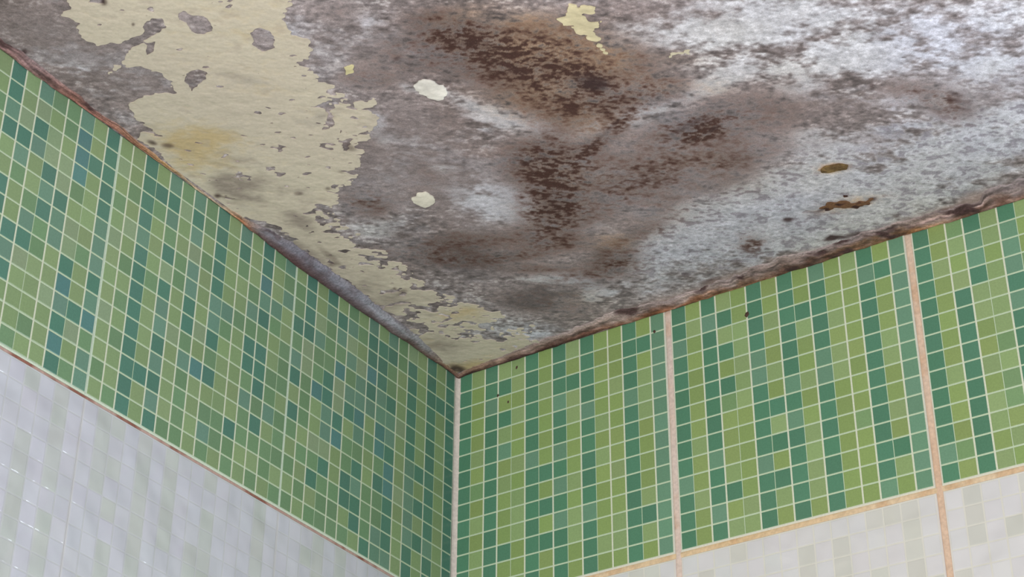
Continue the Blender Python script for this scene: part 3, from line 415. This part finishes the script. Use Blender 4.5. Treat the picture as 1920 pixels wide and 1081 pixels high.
# direction of the plasterer's strokes: rotated coordinates, stretched
def rotc(x, y, ang, st):
    c, s = math.cos(ang), math.sin(ang); return (x*c+y*s)/st, (-x*s+y*c)
STR = math.radians(-38)
RX, RY = rotc(GX, GY, STR, 1.7)
n0 = fbm(RX, RY, 5.0, 3, 1); n1 = fbm(RX, RY, 1.8, 4, 2, 0.6); n2 = fbm(RX, RY, 0.62, 3, 5, 0.65); n3 = fbm(RX, RY, 0.27, 2, 8, 0.7)
sp = fbm(GX, GY, 0.5, 2, 12); n4 = fbm(RX, RY, 0.14, 2, 15, 0.7)
def substrate():
    c = np.zeros(GX.shape+(3,))+np.array((146, 137, 139.0))
    c = mix(c, (122, 111, 110), 0.5+0.6*n0)
    c = mix(c, (150, 146, 152), sstep(0.1, 0.7, fbm(RX, RY, 2.6, 4, 33, .6)+0.3*n3)*0.55)
    am = 1-0.62*np.clip(blobs(CALM, GX, GY), 0, 1)
    c = c*(1+am*(0.08*n1+0.12*n2+0.16*n3+0.12*n4))[..., None]
    c = mix(c, (186, 182, 184), sstep(0.42, 0.75, 0.5*n3+0.6*n4+0.35*fbm(RX, RY, 1.2, 3, 37))*0.55*am)
    S = blobs(SALT, GX, GY)
    k = sstep(0.10, 0.95, S*(0.85+0.55*n1+0.25*n2)+(0.26*n2+0.2*n3+0.12*n4)*np.minimum(1, 0.35+S))
    tint = np.clip(0.45+0.6*fbm(GX, GY, 5, 3, 20), 0, 1)
    salt = np.array((183, 185, 198.0))[None, None]*(1-tint[..., None])+np.array((198, 198, 200.0))*tint[..., None]
    c = c*(1-0.84*k[..., None])+salt*(1+0.04*n2+0.05*n3+0.04*n4)[..., None]*0.84*k[..., None]
    g = blobs(GREY, GX, GY)
    k = sstep(0.15, 1.1, g*(1.2+0.8*n2)+0.3*n1*np.minimum(1, .4+g)+0.25*n3); c = mix(c, (92, 86, 88), k*0.75)
    # peppery spots in the salts
    k = sstep(0.12, 0.5, n2*0.45+sp*0.25+n3*0.5+n4*.3)*sstep(0.3, 0.8, S)*0.6*sstep(10, 18, GX)*sstep(13, 9, GY); c = mix(c, (96, 90, 98), k)
    o = blobs(OCHRE, GX, GY)
    k = np.clip(o*(1.0+0.6*n3+0.5*n4+0.3*n2), 0, 1); c = mix(c, (172, 142, 114), k*0.75)
    m = blobs(MOULD, GX, GY)
    mm = np.minimum(1, .25+m); k = np.clip(m*(0.60+0.45*n2+0.95*n3+1.1*n4+0.35*n1)+0.12*n1*mm, 0, 1.25); c = mix(c, (122, 98, 83), np.clip(m*(0.7+0.8*n1+0.9*n2+.5*n3), 0, 1)*0.5); c = mix(c, (64, 44, 39), k*0.85)
    c = c*(1+am*(0.05*n3+0.09*n4))[..., None]
    k = blobs(SPOTS, GX, GY, 1.4)*(0.8+0.4*n2+.3*n3); c = mix(c, (56, 42, 42), np.clip(k, 0, 1)*0.85)
    # band beside the right wall: pinkish bare plaster
    e = GY+0.45*n1; k = sstep(1.9, 0.8, e)*sstep(2, 6, GX)*0.75; c = mix(c, (164, 142, 136), k)
    return c
CS = substrate()
E_ = 0
relief = 0.00045*n1+0.00025*n2+0.0002*n3-0.0004*sstep(.3, 1, blobs(SALT, GX, GY))
inner = sstep(-0.6, 0.3, GX)*sstep(-0.6, 0.3, GY)*sstep(47, 44, GX)*sstep(47, 44, GY)
ZG = ZC+relief*inner
def grid_mesh(name, X, Y, Z, colr, mat):
    nx, ny = X.shape
    me = bpy.data.meshes.new(name)
    co_ = np.stack([X*P, -Y*P, Z], -1).reshape(-1, 3).astype(np.float32)
    idx = np.arange(nx*ny).reshape(nx, ny)
    f = np.stack([idx[:-1, :-1], idx[1:, :-1], idx[1:, 1:], idx[:-1, 1:]], -1).reshape(-1, 4)
    me.vertices.add(len(co_)); me.vertices.foreach_set('co', co_.ravel())
    me.loops.add(f.size); me.loops.foreach_set('vertex_index', f.ravel())
    me.polygons.add(len(f)); me.polygons.foreach_set('loop_start', np.arange(0, f.size, 4)); me.polygons.foreach_set('loop_total', np.full(len(f), 4))
    me.polygons.foreach_set('use_smooth', np.ones(len(f), bool))
    me.materials.append(mat)
    a = me.color_attributes.new('tone', 'FLOAT_COLOR', 'POINT')
    cc = np.ones((len(co_), 4), np.float32); cc[:, :3] = alb(colr.reshape(-1, 3))
    a.data.foreach_set('color', cc.ravel())
    me.update(calc_edges=True)
    return link(name, me)
ceil = tag(grid_mesh('ceiling', GX, GY, ZG, CS, M_PLASTER), kind='structure')

def layer(name, F, thick, colr, mat, spread=0.10, bulge=0):
    """a skin of paint or filler lying on the ceiling wherever F > 0: marching squares, with a sloping broken edge"""
    nf = len(np.arange(-0.6, 47, FN))
    F = F[:nf, :nf]; nx, ny = F.shape
    V = []; C = []; faces = []; vid = {}
    Zt = ZG[:nf, :nf]-thick-(bulge*np.clip(F, 0, 1)**0.5 if bulge else 0)
    def node(i, j):
        k = (0, i, j)
        if k not in vid:
            vid[k] = len(V); V.append((GX[i, j], GY[i, j], Zt[i, j])); C.append(colr[i, j])
        return vid[k]
    def cut(i0, j0, i1, j1):
        k = (1, i0, j0, i1, j1) if (i0, j0) < (i1, j1) else (1, i1, j1, i0, j0)
        if k not in vid:
            a, b = F[i0, j0], F[i1, j1]; t = a/(a-b)
            vid[k] = len(V)
            V.append((GX[i0, j0]*(1-t)+GX[i1, j1]*t, GY[i0, j0]*(1-t)+GY[i1, j1]*t, Zt[i0, j0]*(1-t)+Zt[i1, j1]*t))
            C.append(colr[i0, j0]*(1-t)+colr[i1, j1]*t)
        return vid[k]
    pos = F > 0
    cnt = pos[:-1, :-1].astype(int)+pos[1:, :-1]+pos[1:, 1:]+pos[:-1, 1:]
    edges = []
    for i, j in np.argwhere(cnt > 0):
        q = [(i, j), (i+1, j), (i+1, j+1), (i, j+1)]
        if cnt[i, j] == 4:
            faces.append([node(*p) for p in q]); continue
        poly = []; marks = []
        for a in range(4):
            p0, p1 = q[a], q[(a+1) % 4]
            if pos[p0]: poly.append(node(*p0)); marks.append(0)
            if pos[p0] != pos[p1]: poly.append(cut(*p0, *p1)); marks.append(1)
        if cnt[i, j] == 2 and pos[q[0]] == pos[q[2]]:   # saddle: two corner triangles
            for a in (0, 1, 2, 3):
                if pos[q[a]]:
                    pr = cut(*q[a-1], *q[a]); nx_ = cut(*q[a], *q[(a+1) % 4])
                    faces.append([pr, node(*q[a]), nx_]); edges.append((nx_, pr))
            continue
        faces.append(poly)
        for a in range(len(poly)):
            b = (a+1) % len(poly)
            if marks[a] and marks[b]: edges.append((poly[a], poly[b]))
    low = {}
    gi = {}
    for a, b in edges:
        ex, ey = V[b][0]-V[a][0], V[b][1]-V[a][1]; l = math.hypot(ex, ey)+1e-9
        nrm = (ey/l, -ex/l)
        for k in (a, b): gi.setdefault(k, [0, 0]); gi[k][0] += nrm[0]; gi[k][1] += nrm[1]
    for k, (nxx, nyy) in gi.items():
        l = math.hypot(nxx, nyy)+1e-9
        low[k] = len(V); V.append((V[k][0]+nxx/l*spread*0.085, V[k][1]+nyy/l*spread*0.085, V[k][2]+thick+0.0006)); C.append(np.array(C[k])*0.93)
    for a, b in edges: faces.append([b, a, low[a], low[b]])
    V = [(x*P, -y*P, z) for x, y, z in V]
    o = mesh(name, V, faces, mat, alb(np.array(C)), smooth=False)
    return o
# paint sheet ---------------------------------------------------------------
d = poly_dist(SHEET, GX, GY)
hole = poly_dist(HOLES, GX, GY)
rag = blobs(ZONES, GX, GY)                       # how tattered the edge is
F = np.clip(d, -3, 3)+0.22*n2+0.12*n3+(0.9*n1*0.6+1.1*n2+0.6*n3)*np.clip(rag, 0, 1.2)*1.15
F = np.minimum(F, -hole+0.10*n2+0.05*n3)
pep = blobs(PEPPER, GX, GY)
spk = fbm(*rotc(GX, GY, STR, 1.5), 0.42, 2, 71, 0.6)
F = np.minimum(F, (0.92-0.72*np.clip(pep, 0, 1.1)-spk)*0.5)
F = np.where(GY < 0.55, -1, F); F = np.where(GX < 0.30, -1, F)
CP = np.zeros(GX.shape+(3,))+np.array((190, 182, 165.0))
CP = mix(CP, (182, 172, 158), 0.5+0.5*n0); CP = CP*(1+0.018*n1+0.02*n2+0.02*n3)[..., None]
CP = mix(CP, (176, 154, 110), sstep(0.1, 1.1, blobs(STAIN, GX, GY)*(1.0+.4*n2)+0.25*n1+0.2*n3)*0.7)
CP = mix(CP, (128, 118, 110), sstep(0.1, 1.0, blobs(DIRT, GX, GY)*1.1+0.3*n1+0.3*n2)*0.8)
CP = mix(CP, (150, 146, 140), sstep(0.3, 0.9, n1*0.8+n0*0.5)*0.35)
CP = mix(CP, (60, 48, 44), np.clip(blobs(SPOTS, GX, GY, 1.4)*(0.8+0.3*n2), 0, 1)*0.85)
CP = mix(CP, (170, 160, 148), sstep(0.35, 0.7, n2*0.7+n3*0.5)*0.35)
tag(layer('peeling_paint', F, 0.0009, CP, M_PAINT), 'large peeling sheet of cream paint on the left part of the mouldy ceiling', 'paint')
def patch(name, polys, ns, thick, tone, label, cat, mat=M_PAINT, bulge=0, group=None, dark=None):
    d = poly_dist(polys, GX, GY)
    F = np.where(d > -1.5, np.clip(d, -1.5, 3)+ns*(0.2*n2+0.16*n3), -1)
    c = np.zeros(GX.shape+(3,))+np.array(tone, float); c = c*(1+0.05*n2+0.06*n3)[..., None]
    if dark is not None: c = mix(c, dark, sstep(-0.1, 0.5, n2+n3*0.6))
    return tag(layer(name, F, thick, c, mat, bulge=bulge), label, cat, group)
patch('peeling_paint', SCRAP, 0.9, 0.0008, (192, 182, 150), 'small scrap of cream paint at the top middle of the ceiling above the brown stain', 'paint')
patch('peeling_paint', SLIVER, 0.8, 0.0007, (186, 178, 156), 'thin sliver of cream paint right of the brown stain on the ceiling', 'paint')
patch('peeling_paint', FLECK, 0.5, 0.0007, (188, 180, 140), 'tiny yellowish paint fleck on the grey plaster right of the big paint sheet', 'paint')
patch('filler_daub', DAUB_A, 0.6, 0.0012, (206, 203, 196), 'white daub of filler nearer the top of the ceiling, left of the brown stain', 'filler', bulge=0.0012, group='white filler daubs on the ceiling')
patch('filler_daub', DAUB_B, 0.6, 0.0012, (202, 197, 184), 'smaller cream-white daub of filler lower on the ceiling, below the other daub', 'filler', bulge=0.0012, group='white filler daubs on the ceiling')
patch('mould_growth', LUMP, 0.3, 0.0012, (124, 102, 66), 'small oblong yellow-brown growth on the pale ceiling at the right', 'mould', mat=M_CRUST, bulge=0.0016, dark=(92, 72, 46))
patch('rusty_crack', RUST, 1.0, 0.0006, (108, 78, 56), 'jagged rust-brown crack scab on the ceiling near the right wall', 'crack', mat=M_CRUST, bulge=0.0008, dark=(58, 36, 32))

# crusty edges where ceiling meets walls -------------------------------------
def interp(t, keys):
    xs = [k[0] for k in keys]
    return np.array([np.interp(t, xs, [k[1][i] for k in keys]) for i in range(len(keys[0][1]))])
edge_c = (156, 148, 150); edge_k = 1.0
def edge(name, side, keys, tmax, label, seed, rk=((0, 1), (50, 1))):
    """keys: t -> (rows above the grout line where it ends on the tiles, reach on the ceiling, swell, r,g,b of lower rim, r,g,b of the face)"""
    n = int(tmax/0.09); m = 12; V = []; C = []; F = []
    for i in range(n+1):
        t = 0.02+tmax*i/n
        rough = float(np.interp(t, [q_[0] for q_ in rk], [q_[1] for q_ in rk]))
        vb, rc, sw, r0, g0, b0, r1, g1, b1 = interp(t, keys)
        vb += 0.05*float(fbm(t, seed, 0.9, 3, seed)); rc *= 1+0.3*rough*float(fbm(t, seed, 1.4, 4, seed+1))
        for j in range(m+1):
            k = j/m
            # from the tile face (k=0) to the ceiling (k=1); a quarter curve, swollen by sw
            h0 = (VC-vb)*RH*P; w0 = rc*P
            ang = k*math.pi/2
            cx, cz = 1-math.cos(ang), math.sin(ang)          # concave cove
            lx, lz = k, k                                    # straight
            x_, z_ = lx*(1-sw)+(math.sin(ang))*sw, lz*(1-sw)+(1-math.cos(ang))*sw
            nz = float(fbm(t, k*3, 0.55, 4, seed+4, 0.6))+0.7*float(fbm(t*0.35, k*6, 0.8, 3, seed+21))
            dd = 0.0011*rough*nz*math.sin(math.pi*min(1, k*1.05+0.05))
            off = 0.0003+w0*x_+dd; zz = ZC-h0*(1-z_)-dd*0.7-(0.0006 if k > 0 else 0)+(0.002 if k == 1 else 0)
            if k == 0: off = 0.00035+0.0006
            V.append((t*P, -off, zz) if side else (off, -t*P, zz))
            nn = float(fbm(t, k*2.5, 1.1, 4, seed+7, 0.6)); n4 = float(fbm(t*1.0, k*5, 0.35, 2, seed+9))
            kk = min(1, max(0, k*2.2-0.15+0.45*nn*rough))
            c = np.array((r0, g0, b0))*(1-kk)+np.array((r1, g1, b1))*kk
            c = c*(1+(0.12*nn+0.12*n4+0.22*float(fbm(t*0.4, k*7, 1.0, 3, seed+23)))*rough)
            ke = max(0, k*2.5-1.6+0.5*nn); c = c*(1-min(1, ke)*0.6*edge_k)+np.array(edge_c)*min(1, ke)*0.6*edge_k
            bs = float(sstep(0.35, 0.75, fbm(t, k*2, 1.5, 3, seed+13)))*0.6*rough
            c = c*(1-bs)+np.array((66, 48, 48))*bs
            C.append(alb(c))
    for i in range(n):
        for j in range(m):
            p = i*(m+1)+j; f = (p, p+1, p+m+2, p+m+1)
            F.append(f if side == 0 else f[::-1])
    o = mesh(name, V, F, M_CRUST, np.array(C), smooth=True)
    return tag(o, kind='structure')
PINK = (156, 136, 132); BRN = (104, 72, 60); DK = (66, 44, 40); ORG = (172, 124, 84)
edge('trim_6', 1, [(0, (1.02, 0.3, .3, *DK, 140, 112, 100)), (1, (1.03, 0.6, .3, *DK, 158, 126, 108)), (5, (1.05, 0.9, .35, *DK, 150, 126, 118)), (11, (1.07, 1.2, .35, *BRN, *PINK)), (15, (1.04, 1.3, .4, 140, 92, 66, *PINK)),
     (20, (1.02, 1.4, .4, 132, 96, 72, 154, 136, 134)), (24, (1.0, 1.4, .4, *BRN, 140, 120, 116)), (28, (1.0, 1.3, .5, 124, 92, 68, 126, 110, 110)), (31, (0.98, 1.1, .5, *ORG, 148, 128, 122)), (34, (0.90, 1.2, .5, *BRN, 140, 120, 116)), (38, (0.9, 1.5, .5, 130, 100, 90, 124, 112, 114)), (46, (0.9, 1.5, .5, *BRN, *PINK))], 46, None, 61, ((0, .7), (8, 1.2), (15, 1.5), (50, 1.6)))
edge_k = 0.5
GR_ = (104, 100, 110)
edge('trim_7', 0, [(0, (1.02, 0.3, .3, *DK, 128, 100, 90)), (1.5, (1.04, 0.4, .3, 96, 66, 58, 150, 120, 98)), (4, (1.0, 0.8, .6, 96, 74, 68, 140, 138, 142)), (8, (.86, 1.0, .8, 92, 76, 76, 150, 150, 160)), (12, (.80, 1.1, .85, 84, 70, 74, 132, 132, 144)), (17, (.82, 1.1, .85, 86, 62, 62, 116, 114, 126)), (20, (.95, 0.8, .7, 90, 68, 66, 114, 110, 118)),
     (21.5, (1.03, 0.4, .4, 176, 112, 74, 150, 120, 100)), (23.5, (1.1, 0.15, .3, 160, 140, 118, 176, 160, 138)), (26, (1.12, 0.2, .3, 168, 150, 124, 180, 160, 136)), (28, (1.13, 0.35, .3, 176, 132, 94, 184, 148, 104)), (30, (1.12, 0.4, .4, 156, 110, 92, 172, 128, 98)), (32.5, (1.08, 0.4, .4, 148, 100, 88, 148, 108, 96)), (35.5, (1.02, 0.55, .6, 112, 78, 70, 124, 90, 82)), (38, (0.98, 0.5, .6, 140, 110, 106, 128, 104, 104)), (41, (1.06, 0.6, .5, 150, 116, 112, 136, 108, 108)), (46, (1.0, .7, .5, *BRN, 128, 96, 92))], 46, None, 81, ((0, .6), (3, .4), (18, .4), (22, 1.2), (50, 1.4)))
